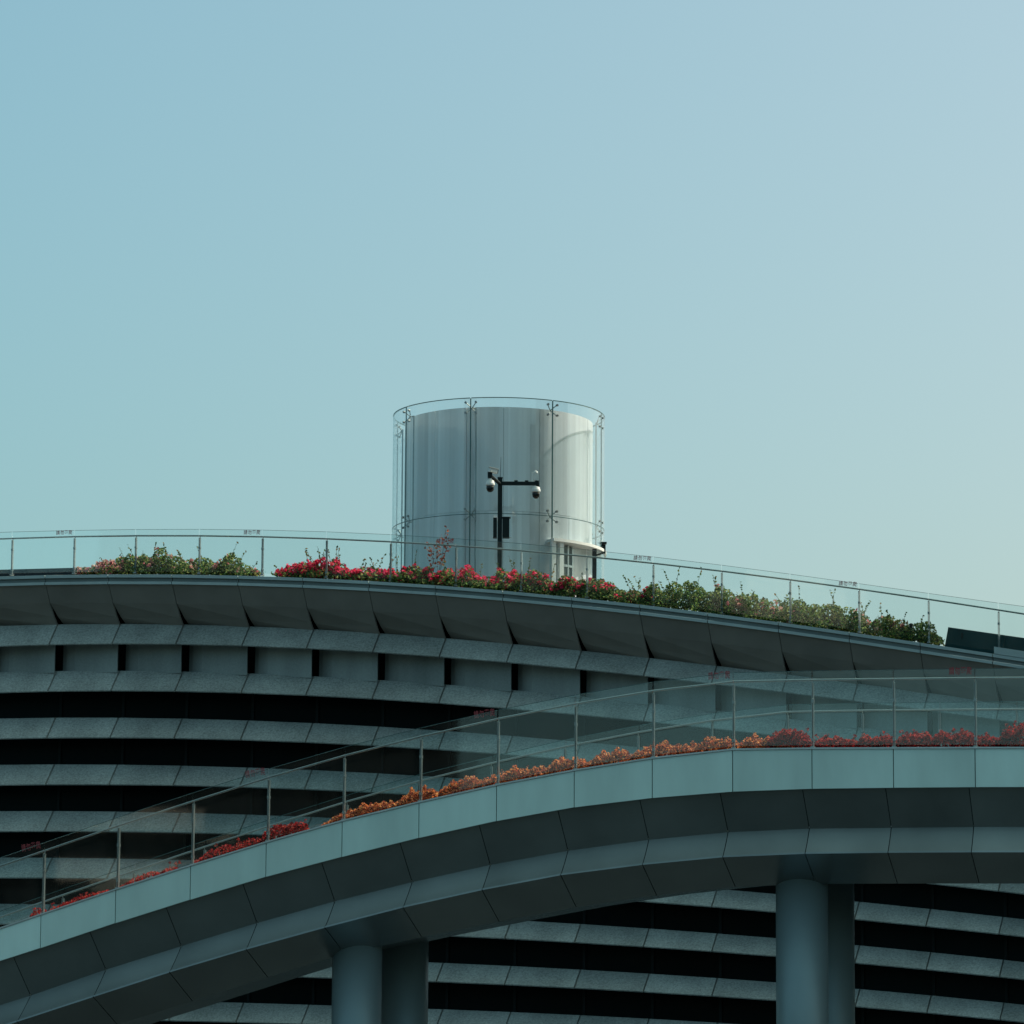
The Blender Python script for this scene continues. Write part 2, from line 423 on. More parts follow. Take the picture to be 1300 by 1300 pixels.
bld = empty('curved_building', (seam[14].x, seam[14].y+6, 0), 'big curved grey building with dark ribbon windows and stone louvre bands', 'building')
cap, mid, lip, sof, cav = MB(), MB(), MB(), MB(), MB()
G = .012
for i in range(NS-1):
    a, b = seam[i], seam[i+1]
    def sec(j, s, w, dzt):
        return pt(j, w, ycop, s) + Vector((0, 0, dzt))
    def bar(mb, w0, w1, z0, z1, f0=ycop):
        ra = [sec(i, G, w0, z0), sec(i, G, w1, z0), sec(i, G, w1, z1), sec(i, G, w0, z1)]
        rb = [sec(i+1, -G, w0, z0), sec(i+1, -G, w1, z0), sec(i+1, -G, w1, z1), sec(i+1, -G, w0, z1)]
        for r in (ra, rb):
            for p, ww in zip(r, (w0, w1, w1, w0)): pass
        mb.prism(ra, rb)
    bar(cap, 0, .45, -.09, 0)
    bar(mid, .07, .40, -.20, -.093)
    bar(lip, 0.0, .40, -.285, -.203)
    # soffit: curves back under the roof edge; its lower left corner tucks behind its neighbour
    tl, tr = pt(i, .06, ylip, .008, .01), pt(i+1, .06, ylip, -.008, .01)
    mixy = lambda t: (lambda px: ylip(px)*(1-t)+soft(px)*t)
    ml, mr = pt(i, .42, mixy(.46), .009), pt(i+1, .42, mixy(.46), -.009)
    bl, br = pt(i, 1.30, soft, .10, -.02), pt(i+1, 1.0, soft, -.01, -.02)
    cl, cr = pt(i, .90, mixy(.80), .06), pt(i+1, .74, mixy(.80), -.012)
    th = n_in*.06 + Vector((0, 0, .06))
    for p, q, r, s in ((tl, tr, mr, ml), (ml, mr, cr, cl), (cl, cr, br, bl)):
        sof.quad(p, s, r, q); sof.quad(p+th, q+th, r+th, s+th)
    L = [tl, ml, cl, bl]; Rr = [tr, mr, cr, br]
    for E, sgn in ((L, 1), (Rr, -1)):
        for p, q in zip(E, E[1:]):
            sof.quad(p, q, q+th, p+th)
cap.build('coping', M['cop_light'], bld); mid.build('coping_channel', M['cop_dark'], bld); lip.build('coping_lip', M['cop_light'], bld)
sof.build('soffit', M['soffit'], bld, weld=True)
# louvre bands
KMAX = 13
for k in range(1, KMAX+1):
    mb = MB()
    for i in range(NS-1):
        j = random.uniform(-.012, .012)
        L = [pt(i, 1.04, ytop(k), G), pt(i, .44+j, ybot(k), G), pt(i, .46+j, ybot(k), G, -.03), pt(i, 1.45, ybot(k), G, .0), pt(i, 1.45, ytop(k), G)]
        Q = [pt(i+1, .98, ytop(k), -G), pt(i+1, .38+j, ybot(k), -G), pt(i+1, .40+j, ybot(k), -G, -.03), pt(i+1, 1.45, ybot(k), -G, .0), pt(i+1, 1.45, ytop(k), -G)]
        mb.prism(L, Q)
    mb.build('louvre_band', M['stone'], bld)
# recess panels between the two upper bands
rc = MB()
for i in range(NS-1):
    st_ = [(i, 1.38, .04), (i, 1.26, .20), (i, 1.08, .55), (i+1, .86, -.004)]
    rings = []
    for q_, w_, al in st_:
        f0, f1 = pt(q_, w_, ybot(1), al, .05), pt(q_, w_, ytop(2), al, -.05)
        bk = n_in*.05
        rings.append([f0, f1, f1+bk, f0+bk])
    n0 = len(rc.v)
    for g_ in rings: rc.v += [tuple(p) for p in g_]
    for a_ in range(3):
        for b_ in range(4):
            c_ = (b_+1) % 4
            rc.f.append((n0+a_*4+b_, n0+a_*4+c_, n0+a_*4+4+c_, n0+a_*4+4+b_))
    rc.f.append((n0+3, n0+2, n0+1, n0)); rc.f.append((n0+12, n0+13, n0+14, n0+15))
rc.build('recess_panel', M['recess'], bld)
# ribbon windows
for k in range(2, KMAX):
    wd, mu = MB(), MB()
    for i in range(NS-1):
        t0, t1 = pt(i, 1.42, ybot(k), .02, .1), pt(i+1, 1.42, ybot(k), -.02, .1)
        u0, u1 = pt(i, 1.42, ytop(k+1), .02, -.1), pt(i+1, 1.42, ytop(k+1), -.02, -.1)
        wd.prism([t0, u0, u0+n_in*.05, t0+n_in*.05], [t1, u1, u1+n_in*.05, t1+n_in*.05])
        t0, t1 = pt(i, 1.36, ybot(k), -.04, .1), pt(i, 1.36, ybot(k), .04, .1)
        u0, u1 = pt(i, 1.36, ytop(k+1), -.04, -.1), pt(i, 1.36, ytop(k+1), .04, -.1)
        mu.prism([t0, u0, u0+n_in*.1, t0+n_in*.1], [t1, u1, u1+n_in*.1, t1+n_in*.1])
    nf = len(wd.f)
    off = len(wd.v); wd.v += mu.v; wd.f += [tuple(i+off for i in f) for f in mu.f]
    o = wd.build('ribbon_window', M['glazing'], bld)
    o.data.materials.append(M['mullion'])
    for f in o.data.polygons[nf:]: f.material_index = 1
# structure behind, roof and rear
DEEP = 24
for i in range(NS-1):
    t0, t1 = pt(i, 1.7, ycop, 0, -.22), pt(i+1, 1.7, ycop, 0, -.22)
    g0, g1 = Vector((t0.x, t0.y, 0)), Vector((t1.x, t1.y, 0))
    cav.quad(t0, g0, g1, t1)
    d = n_in*DEEP
    cav.quad(t0+d, t1+d, g1+d, g0+d)
    if i == 0: cav.quad(t0, t0+d, g0+d, g0)
    if i == NS-2: cav.quad(t1, g1, g1+d, t1+d)
cav.build('rear_wall', M['cavity'], bld, weld=True)
rf, so = MB(), MB()
for i in range(NS-1):
    t0, t1 = pt(i, .40, ycop, 0, -.10), pt(i+1, .40, ycop, 0, -.10)
    rf.quad(t0+n_in*1.5, t1+n_in*1.5, t1+n_in*(DEEP-.4), t0+n_in*(DEEP-.4))
    e0, e1 = t0+Vector((0,0,.06)), t1+Vector((0,0,.06))
    so.quad(e0+n_in*.06, e1+n_in*.06, e1+n_in*1.5, e0+n_in*1.5)
rf.build('roof_deck', M['roof'], bld, weld=True)
so.build('planting_bed', M['soil'], bld, weld=True)

# unseen wing added beyond the right frame edge; it blocks sky light from the columns
sky_blocker = [seam[-1] + tan*(14*math.sin(a)*1.9) + n_in*(-34*(1-math.cos(a))) for a in (R(x) for x in range(0, 91, 10))]
ww, wb = MB(), MB()
for p, q in zip(sky_blocker, sky_blocker[1:]):
    d = (q-p); d.z = 0; d.normalize(); nn = Vector((-d.y, d.x, 0))
    p0, q0 = Vector((p.x, p.y, 0))+nn*1.5, Vector((q.x, q.y, 0))+nn*1.5
    H = Vector((0, 0, 36))
    ww.prism([p0, p0+H, p0+H+nn*8, p0+nn*8], [q0, q0+H, q0+H+nn*8, q0+nn*8])
    for k in range(27):
        z0, z1 = Vector((0,0,.8+1.28*k)), Vector((0,0,1.33+1.28*k))
        p1, q1 = Vector((p.x, p.y, 0)), Vector((q.x, q.y, 0))
        wb.prism([p1+nn*.4+z0, p1+nn*1.0+z1, p1+nn*1.6+z1, p1+nn*1.6+z0], [q1+nn*.4+z0, q1+nn*1.0+z1, q1+nn*1.6+z1, q1+nn*1.6+z0])
ww.build('sky_blocker_wall', M['glazing'], bld); wb.build('sky_blocker_louvre', M['stone'], bld)

# ------------------------------------------------------------------ text
def make_text():
    cu = bpy.data.curves.new('warning_text', 'FONT')
    cu.body = '請勿攀爬'; cu.align_x = 'RIGHT'; cu.align_y = 'BOTTOM'; cu.size = 1.0; cu.space_character = 1.15
    cu.offset = 0.012
    o = bpy.data.objects.new('warning_text', cu); C.objects.link(o)
    dg = bpy.context.evaluated_depsgraph_get()
    me = bpy.data.meshes.new_from_object(o.evaluated_get(dg))
    bpy.data.objects.remove(o); bpy.data.curves.remove(cu)
    me.materials.clear(); me.materials.append(M['red_text'])
    return me
TEXT = make_text()
def put_text(parent, p, t, h, width, nrm):
    """lettering whose lower right corner is at p, running along t"""
    xs = [v.co.x for v in TEXT.vertices]; w0 = max(xs)-min(xs)
    o = bpy.data.objects.new('warning_text', TEXT); C.objects.link(o)
    t = t.normalized(); up = Vector((0, 0, 1)); nz = t.cross(up).normalized()
    m = Matrix(((t.x*width/w0, 0*h, nz.x, p.x), (t.y*width/w0, 0, nz.y, p.y), (t.z*width/w0, h/.85, nz.z, p.z), (0, 0, 0, 1)))
    o.parent = parent
    o.matrix_local = m
    return o

# ------------------------------------------------------------------ roof railing
yrail = curve([(14,683),(93,680.5),(171,679.4),(252,679.6),(332,681),(413,683.4),(470,685.5),(578,692),(744,706),(800,711.5),(850,716.8),(916,725),(1003,734.5),(1090,747.4),(1179,760.8),(1300,778.8)], 4)
yglass = curve([(0,676),(93,673.5),(171,672.5),(252,672),(350,673.4),(413,675.4),(578,683.5),(800,704.6),(850,709.5),(1003,728.5),(1090,740.7),(1179,754.2),(1300,770)], 4)
POST = [-478,-393,-309,-226,-145,-65,14,93,171,252,332,413.5,495,578,661,744.6,829,916,1003,1090.6,1179,1268,1358,1450,1542]
LABEL_POST = {93, 332, 578, 829, 1090.6, 1358}
def railing(name, label, pts, heights, texts, mats, th, post_r, rail_r, off, group=None):
    """pts: base points, heights: (rail, glass) height per post, off: direction from glass towards the deck"""
    mid_ = pts[len(pts)//2]
    root = empty(name, mid_, label, 'railing', group)
    for q, (p, (hr, hg)) in enumerate(zip(pts, heights)):
        t = (pts[min(q+1, len(pts)-1)]-pts[max(q-1, 0)]); t.z = 0; t.normalize()
        rot = Matrix(((t.x, off.x, 0), (t.y, off.y, 0), (0, 0, 1)))
        m = MB()
        zt = hr-.06
        for s in (-1, 1):                       # two flat bars with a gap
            m.box(p+off*.06+t*(s*post_r*.7)+Vector((0,0,zt/2)), post_r*.55, .07, zt, rot)
        for z in (.15, zt*.72):
            m.box(p+off*.06+Vector((0,0,z)), post_r*2.6, .085, .055, rot)
        m.box(p+off*.06+Vector((0,0,.015)), post_r*4, .13, .03, rot)
        m.tube([p+off*.06+Vector((0,0,zt-.01)), p+off*.10+Vector((0,0,hr))], post_r*.5, 6)
        m.build('post', mats[0], root)
    hr_ = MB()
    hr_.tube([p+off*.10+Vector((0,0,h[0])) for p, h in zip(pts, heights)], rail_r, 10)
    hr_.build('handrail', mats[0], root, smooth=True)
    for q in range(len(pts)-1):
        a, b = pts[q], pts[q+1]
        t = (b-a).normalized()*.012
        ha, hb = heights[q][1], heights[q+1][1]
        m = MB()
        lo = Vector((0, 0, .05))
        A = [a+t+lo, a+t+Vector((0,0,ha)), a+t+Vector((0,0,ha))+off*th, a+t+lo+off*th]
        B = [b-t+lo, b-t+Vector((0,0,hb)), b-t+Vector((0,0,hb))+off*th, b-t+lo+off*th]
        m.prism(A, B)
        pane = m.build('glass_pane', mats[1], root)
        e = MB()
        e.prism([A[1]+Vector((0,0,.0015))-off*.0005, A[1]+Vector((0,0,.009))-off*.0005, A[2]+Vector((0,0,.009))+off*.0005, A[2]+Vector((0,0,.0015))+off*.0005],
                [B[1]+Vector((0,0,.0015))-off*.0005, B[1]+Vector((0,0,.009))-off*.0005, B[2]+Vector((0,0,.009))+off*.0005, B[2]+Vector((0,0,.0015))+off*.0005])
        e.build('glass_edge', M['glass_edge'], pane)
        if (q+1) in texts:
            hgt, wdt, mrg = texts[q+1]
            d = (b-a).normalized()
            p = b - d*mrg + Vector((0, 0, heights[q+1][0]+.035)) - off*.004
            put_text(pane, p, d, hgt, wdt, off)
    return root

pts, hts, txt = [], [], {}
for q, px in enumerate(POST):
    b = at(px, ycop(px)-1.5, Yc(px)+.22)
    pts.append(b)
    zr, zg = lift(b.x, b.y, yrail), lift(b.x, b.y, yglass)
    hts.append((zr-b.z, zg-b.z))
    if px in LABEL_POST: txt[q] = (.12, .50, .06)
railing('glass_railing', 'long glass railing with slim steel posts along the planted roof edge', pts, hts, txt, (M['steel'], M['balu']), .018, .022, .024, n_in)

# ------------------------------------------------------------------ elevated walkway
def Yr(px): return 80.0 - 5.0*px/1300.0
RP = [(-645,1410),(-542,1372),(-441,1334),(-340,1297),(-240,1261),(-140,1226),(-43,1192),(52,1159.8),(147,1128),(242,1097.6),(338,1068),(434.4,1041),(532,1017.3),(630.4,995.4),(729,976.8),(828,961.3),(930,950.3),(1030.7,949),(1134,948.6),(1237.7,948.2),(1343,948.2),(1450,948.6),(1558,949),(1667,949.5),(1777,950),(1888,950.5),(2000,951)]
ybase = lerp_curve(RP)
yfb = lerp_curve([(-645,1449),(-240,1297),(-140,1265),(-43,1233.5),(49.5,1204),(142.6,1173),(239,1142.8),(336,1113.4),(433,1088),(530,1064),(627,1042.8),(728,1025),(828,1013),(929,1005),(1030.7,1001.3),(1134,1000),(1237.7,999.2),(1343,999),(1450,999),(1558,999),(2000,1001)])
r0, r1 = at(0, ybase(0), Yr(0)), at(1300, ybase(1300), Yr(1300))
rtan = Vector((r1.x-r0.x, r1.y-r0.y, 0)).normalized()
r_in = Vector((-rtan.y, rtan.x, 0))
rb = [at(x, y, Yr(x)) for x, y in RP]
walk = empty('elevated_walkway', (rb[13].x, rb[13].y+2.5, 0), 'curving elevated walkway with pale glass fascia and dark stepped metal underside', 'walkway')
fa, tr_, sh = MB(), MB(), MB()
for q in range(len(RP)-1):
    a, b = rb[q], rb[q+1]
    d = (b-a).normalized()*.008
    fz = [lift(p.x, p.y, yfb) for p in (a, b)]
    A0, B0 = a+d, b-d
    fa.prism([A0-Vector((0,0,.035)), Vector((A0.x, A0.y, fz[0])), Vector((A0.x, A0.y, fz[0]))+r_in*.05, A0-Vector((0,0,.035))+r_in*.05],
             [B0-Vector((0,0,.035)), Vector((B0.x, B0.y, fz[1])), Vector((B0.x, B0.y, fz[1]))+r_in*.05, B0-Vector((0,0,.035))+r_in*.05])
    up = Vector((0,0,1))
    tr_.prism([a-r_in*.02-up*.03, a-r_in*.02, a+r_in*.12, a+r_in*.12-up*.03], [b-r_in*.02-up*.03, b-r_in*.02, b+r_in*.12, b+r_in*.12-up*.03])
    sh.quad(Vector((a.x,a.y,a.z-.04))+r_in*.09, Vector((a.x,a.y,fz[0]+.02))+r_in*.09, Vector((b.x,b.y,fz[1]+.02))+r_in*.09, Vector((b.x,b.y,b.z-.04))+r_in*.09)
fa.build('fascia', M['fascia'], walk)
tr_.build('edge_trim', M['alu'], walk)
sh.build('fascia_backing', M['back_teal'], walk)
# stepped underside, one row of metal panels per step
X1 = [-680,-578,-477,-376,-275,-178,-81,16.6,113.5,210.5,308,408,507.5,608,708,812,914,1018.6,1124,1230,1337,1445,1553,1662,1772,1882,1994]
def shifted(dx0, dx1): return [x + dx0 + (dx1-dx0)*min(max(x/1240.0, -.1), 1.1) for x in X1]
X2 = shifted(22.5, 6); X3 = shifted(5, 3); X4 = shifted(38, 13)
y1b = lerp_curve([(-160,1326),(-60,1295),(39,1264),(133,1231.5),(231,1201),(327,1171.7),(425,1144.3),(523,1120),(623,1098),(722,1080),(825,1066),(924.4,1056.6),(1028,1052),(1132,1051),(1236,1050),(1345,1050),(1560,1050)])
y2b = lerp_curve([(-170,1358),(-75,1328),(22.5,1297),(118.4,1265.7),(215,1234.5),(313,1205.3),(413,1177.6),(512.6,1152),(612,1130),(712.4,1111),(815,1098),(917.5,1088.3),(1022,1084),(1126,1082.6),(1233,1082),(1340,1082),(1560,1082)])
y3b = lerp_curve([(-140,1392),(-45,1362),(55,1331),(152,1300),(247.5,1270),(343,1239.5),(436.5,1211),(540,1188.5),(637,1169.5),(736,1151),(835,1136.5),(935,1125.8),(1038.6,1121.9),(1139,1121.7),(1243,1121.7),(1350,1121.7),(1570,1121.7)])
def row(xs, yf, w): return [at(x, yf(x), Yr(x)+w) for x in xs]
A = row(X1, lambda x: yfb(x)-.6, .10); B = row(X2, y1b, .50); D = row(X3, y2b, .23); E = row(X4, y3b, 1.5)
E2 = [p + r_in*2.6 + Vector((0,0,.22)) for p in E]
E3 = [p + r_in*4.9 + Vector((0,0,.62)) for p in E]  # unseen rear overhang, pushed out to shade the rear columns
def panels(U, V, gap=.007):
    mb = MB()
    for q in range(len(U)-1):
        u, v = (U[q+1]-U[q]).normalized()*gap, (V[q+1]-V[q]).normalized()*gap
        a, b, c, d = U[q]+u, U[q+1]-u, V[q+1]-v, V[q]+v
        n = (b-a).cross(d-a).normalized()*.03
        if n.dot(Vector((0, -1, -.3))) > 0: n = -n
        mb.prism([a, b, c, d], [a+n, b+n, c+n, d+n])
    return mb
panels(A, B).build('upper_soffit', M['metal'], walk)
mids = [[b_.lerp(d_, t) + r_in*(.05*(t-t**2.4)) for b_, d_ in zip(B, D)] for t in (0, .2, .4, .6, .75, .88, 1)]
mm_ = MB()
for U, V in zip(mids, mids[1:]):
    for q in range(len(U)-1):
        u_, v_ = (U[q+1]-U[q]).normalized()*.007, (V[q+1]-V[q]).normalized()*.007
        mm_.quad(U[q]+u_, V[q]+v_, V[q+1]-v_, U[q+1]-u_)
mm_.build('middle_soffit', M['metal'], walk, smooth=True, weld=True)
panels(D, E).build('lower_soffit', M['metal'], walk)
panels(E, E2).build('belly_panel', M['metal'], walk)
panels(E2, E3).build('rear_soffit', M['metal'], walk)
core = MB()
for q in range(len(A)-1):
    o = Vector((0, 0, .05)) + r_in*.13
    for U, V in ((A, B), (D, E), (E, E2), (E2, E3)):
        core.quad(U[q]+o, V[q]+o, V[q+1]+o, U[q+1]+o)
    core.quad(B[q]+o+r_in*.25, D[q]+o+r_in*.8, D[q+1]+o+r_in*.8, B[q+1]+o+r_in*.25)
core.build('inner_structure', M['cavity'], walk, weld=True)
WID = 5.0
dk, pl, ff = MB(), MB(), MB()
for q in range(len(rb)-1):
    a, b = rb[q]+Vector((0,0,-.06)), rb[q+1]+Vector((0,0,-.06))
    dk.quad(a+r_in*1.1, b+r_in*1.1, b+r_in*(WID+1.35), a+r_in*(WID+1.35))  # deck runs on past the far railing, widened to shade the rear columns
    pl.quad(a+r_in*.10, b+r_in*.10, b+r_in*1.1, a+r_in*1.1)
    dn = Vector((0, 0, -.72))
    ff.prism([a+r_in*(WID+1.35), a+r_in*(WID+1.35)+dn, a+r_in*(WID+1.4)+dn, a+r_in*(WID+1.4)], [b+r_in*(WID+1.35), b+r_in*(WID+1.35)+dn, b+r_in*(WID+1.4)+dn, b+r_in*(WID+1.4)])
dk.build('deck', M['roof'], walk, weld=True)
pl.build('planting_bed', M['soil'], walk, weld=True)
ff.build('rear_fascia', M['fascia'], walk)
hts = [(1.17+.06*min(max(x/1240, 0), 1), 1.30+.075*min(max(x/1240, 0), 1)) for x, y in RP]
txt = {q: (.125, .40, .05) for q, (x, y) in enumerate(RP) if x in (52, 338, 630.4, 930, 1237.7, 1558)}
near = [p + r_in*.05 for p in rb]
railing('glass_railing', 'glass railing with steel posts on the near side of the walkway, red lettering on it', near, hts, txt, (M['steel'], M['ramp_balu']), .02, .017, .018, r_in, 'walkway railings')
far = [p + r_in*(WID-.05) for p in rb]
railing('glass_railing', 'glass railing on the far side of the walkway, seen through the nearer one', far, hts, {}, (M['steel'], M['ramp_balu']), .02, .017, .018, -r_in, 'walkway railings')

# ------------------------------------------------------------------ columns
def column(px, w, rpx, label):
    Y = Yr(px) + w
    top = at(px, y3b(px), Yr(px)+1.5)
    c = at(px, 1250, Y)
    r = rpx*Y/F_PX
    o = empty('support_column', (c.x, c.y, 0), label, 'column', 'round columns carrying the walkway')
    h = top.z + .35
    m = MB(); m.lathe((c.x, c.y, .1), [(r, 0), (r, 2.995), (r-.006, 3.0), (r-.006, 3.012), (r, 3.017), (r, h-.1)], 64); m.build('shaft', M['column'], o, smooth=False, weld=True)
    for p in o.children[0].data.polygons: p.use_smooth = len(p.vertices) == 4
    m = MB(); m.lathe((c.x, c.y, 0), [(r+.14, 0), (r+.14, .05), (r+.06, .07), (r+.06, .10)], 48); m.build('base_plate', M['steel'], o)
    return o
column(453, 1.75, 31.5, 'front round column of the left pair, softly lit steel blue')
column(512, 4.2, 31.5, 'dark rear round column of the left pair, half behind the front one')
column(1018.5, 1.75, 33, 'front round column of the right pair, steel blue and tallest in view')
column(1052, 4.2, 33, 'dark rear round column of the right pair, mostly hidden by the front one')

# ------------------------------------------------------------------ glass lift tower
TY = 128.2
tp = at(632, 750, TY)
TX = tp.x
tbase = at(632, ycop(632), Yc(632)+.4).z - .12
TR = 135*(TY*.9866+3.3)/F_PX
ztop = at(632, 505, TY-TR).z
zj = at(632, 652, TY-TR).z
CR = TR*.885
zc = at(632, 516.5, TY-CR).z
tower = empty('glass_lift_tower', (TX, TY, tbase), 'round glass lift tower with pale metal core standing on the roof', 'tower')
c = (TX, TY)
m = MB(); m.lathe((TX, TY, tbase), [(CR-.05, 0), (CR-.05, zc-tbase-.02)], 96); m.build('core', M['cop_dark'], tower)
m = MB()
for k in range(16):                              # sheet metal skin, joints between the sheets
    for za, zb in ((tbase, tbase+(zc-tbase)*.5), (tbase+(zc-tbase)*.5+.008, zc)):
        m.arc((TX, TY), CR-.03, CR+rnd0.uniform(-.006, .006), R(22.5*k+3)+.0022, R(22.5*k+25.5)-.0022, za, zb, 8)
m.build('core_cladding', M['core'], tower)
BA = [R(-60+45*k) for k in range(9)]
gp = R(.35)
zh = at(700, 683, TY-TR*.86).z
for k in range(8):
    m = MB(); m.arc(c, TR-.02, TR, BA[k]+gp, BA[k+1]-gp, zj+.012, ztop, 14)
    p = m.build('glass_panel', M['tower_glass'], tower, smooth=False, weld=True)
    e = MB(); e.arc(c, TR-.03, TR+.004, BA[k]+gp, BA[k+1]-gp, ztop+.002, ztop+.024, 14); e.build('glass_edge', M['glass_edge'], p)
    m = MB()
    z0 = tbase+.05 if k != 2 else zh
    m.arc(c, TR-.02, TR, BA[k]+gp, BA[k+1]-gp, z0, zj-.012, 14)
    p = m.build('glass_panel', M['tower_glass'], tower, weld=True)
    e = MB(); e.arc(c, TR-.022, TR+.002, BA[k]+gp, BA[k+1]-gp, zj-.009, zj+.009, 14); e.build('joint_seal', M['glass_edge'], p)
    e = MB(); a = BA[k]; e.arc(c, TR-.022, TR+.002, a-gp*.8, a+gp*.8, z0 if k not in (3,) else zh, ztop, 1); e.build('joint_seal', M['glass_edge'], p)
def spider(a, z):
    m = MB()
    def P(r, da, z): return Vector((TX+r*math.sin(a+da), TY-r*math.cos(a+da), z))
    m.tube([P(TR-.2, R(2.2), z), P(TR-.14, 0, z)], .02, 8)
    for sx in (-1, 1):
        for sz in (-1, 1):
            q = P(TR-.03, sx*.155/TR, z+sz*.155)
            m.tube([P(TR-.14, 0, z), P(TR-.11, sx*.06/TR, z+sz*.06), q], .017, 6, .012)
            d = (P(TR, sx*.155/TR, z+sz*.155)-q).normalized()
            m.tube([q-d*.01, q+d*.05], .036, 8)
    m.build('spider_fitting', M['steel'], tower)
for k in range(8):
    spider(BA[k], zj)
    spider(BA[k], ztop-.27)
    if k in (0, 1, 2): spider(BA[k], tbase+.55)
for k in range(8):                               # added rods stand in for each joint's shadow and reflection line on the core
    a = BA[k]+R(2.2); m = MB(); x_, y_ = TX+(TR-.2)*math.sin(a), TY-(TR-.2)*math.cos(a)
    m.tube([(x_, y_, tbase), (x_, y_, ztop-.25)], .022, 6); m.build('joint_shadow_rod', M['steel'], tower)
# doorway on the right: white ring, jambs, dark recess with a lighter column in it
m = MB(); m.arc(c, TR-.5, TR+.06, R(30.5), R(97), zh-.09, zh-.005, 18); m.build('door_canopy', M['white'], tower, weld=True)
m = MB()
for a in (31.5, 36.5):
    m.arc(c, TR-.16, TR-.02, R(a-1.3), R(a+1.3), tbase, zh-.094, 2)
m.build('door_jamb', M['white'], tower)
m = MB(); m.arc(c, CR-.05, CR+.03, R(38), R(50), tbase, zh-.12, 6); m.build('door', M['cop_dark'], tower)
m = MB()
for a in (38, 42, 46, 50): m.arc(c, CR-.02, CR+.07, R(a-.45), R(a+.45), tbase, zh-.1, 1)
m.arc(c, CR-.02, CR+.07, R(37.5), R(50.5), zh-.75, zh-.68, 4)
m.build('door_frame', M['alu'], tower)
q = at(765, 695, TY-TR*.2)
m = MB(); m.box(q+Vector((.02, 0, -.05)), .14, .14, .26); m.box(q+Vector((.02, -.06, .12)), .2, .2, .05); m.tube([q+Vector((0,0,-.18)), q+Vector((-.2,0,-.24))], .03, 6); m.build('camera', M['black'], tower)
# dark post by the doorway
q = at(754.5, 745, 127.0)
po = empty('steel_post', (q.x, q.y, tbase), 'short dark steel post beside the doorway of the glass tower', 'post')
m = MB(); zz = at(754.5, 692, 127.0).z; m.box((q.x, q.y, (tbase+zz)/2), .13, .13, zz-tbase); m.build('shaft', M['navy'], po)
m = MB(); m.box((q.x, q.y, tbase+.03), .3, .3, .05); m.build('foot', M['navy'], po)

# ------------------------------------------------------------------ camera mast
MY = 122.9
def mp(px, py, dy=0): return at(px, py, MY+dy)
pb_ = mp(634, 752)
mast = empty('camera_mast', (pb_.x, pb_.y, tbase), 'black camera mast with two arms in front of the glass tower', 'mast')
PX = pb_.x
zt = mp(635, 607).z
m = MB()
m.box((PX, MY, (tbase+zt)/2), .13, .13, zt-tbase); m.box((PX, MY, zt+.01), .15, .15, .02)
m.box((PX, MY, tbase+.02), .36, .36, .04)
m.build('pole', M['black'], mast)
m = MB(); m.box((PX, MY, mp(635, 696).z), .142, .142, .035); m.build('clamp_band', M['box_grey'], mast)
za = mp(660, 614).z
ex = mp(683, 613).x
m = MB(); m.box(((PX+ex)/2+.03, MY-.02, za), ex-PX-.06, .10, .10)
m.box((ex-.02, MY-.02, za-.02), .10, .11, .2)
for t in (.42, .7): m.box((PX+(ex-PX)*t, MY-.02, za+.07), .10, .06, .04)
m.build('arm', M['black'], mast)
L = mp(622, 603, -.9)
m = MB(); m.tube([Vector((PX, MY, za-.02)), Vector((L.x, L.y, L.z))], .05, 8); m.box(L+Vector((0,0,.0)), .13, .13, .18); m.build('arm', M['black'], mast)
def dome_cam(x, y, z):
    m = MB(); m.lathe((x, y, z), [(.04, .08), (.04, .05), (.10, .02), (.128, -.06), (.132, -.11), (.115, -.135)], 20); h = m.build('dome_camera', M['white'], mast)
    m = MB(); m.lathe((x, y, z-.137), [(.108, 0), (.112, -.06), (.095, -.13), (.055, -.17), (.01, -.18)], 20); d = m.build('dome', M['dome'], h, smooth=True)
    m = MB(); m.tube([Vector((x, y, z+.08)), Vector((x, y, z+.2))], .035, 8); m.build('neck', M['black'], h)
q = mp(622.3, 611, -.9); dome_cam(q.x, q.y, q.z)
q = mp(680.5, 619.5); dome_cam(q.x, MY-.02, q.z)
q = mp(626, 597.5, -.95)
m = MB(); rot = Matrix.Rotation(R(28), 3, 'Z') @ Matrix.Rotation(R(9), 3, 'Y')
m.box(q, .24, .10, .12, rot); m.box(q+Vector((.01, 0, .068)), .30, .14, .016, rot); b = m.build('bullet_camera', M['white'], mast)
m = MB(); m.box(q+rot@Vector((.128, 0, -.005)), .03, .09, .10, rot); m.build('lens', M['dome'], b)
m = MB(); m.tube([q+Vector((-.06, 0, -.05)), L+Vector((0, 0, .08))], .025, 6); m.build('bracket', M['black'], b)
q = mp(678, 606)
m = MB(); m.box(q+Vector((-.05, 0, 0)), .05, .12, .30); m.box(q+Vector((.05, -.02, .02)), .10, .08, .22); m.lathe(q+Vector((.05, -.02, .12)), [(.06, 0), (.05, .05), (.01, .07)], 12)
m.build('radio_panel', M['white'], mast)
m = MB(); q0 = Vector((PX, MY, zt)); m.tube([q0, q0+Vector((.02, 0, .62))], .009, 6, .005); m.build('antenna', M['black'], mast)
for px, w, dy, ml in ((628.5, .11, 0, 'black'), (642.2, .20, 0, 'black')):
    z0, z1 = mp(635, 683).z, mp(635, 658).z
    q = mp(px, 670)
    m = MB(); m.box((q.x, MY+dy, (z0+z1)/2), w, .24, z1-z0)
    if px > 635: m.box((q.x+.01, MY-.005, z1+.015), w+.05, .27, .02)
    bx = m.build('control_box', M['black'], mast)
    if px > 635:
        m = MB(); m.box((q.x+w/2+.021, MY-.02, (z0+z1)/2-.01), .04, .20, z1-z0-.05); m.build('side_plate', M['alu'], bx)

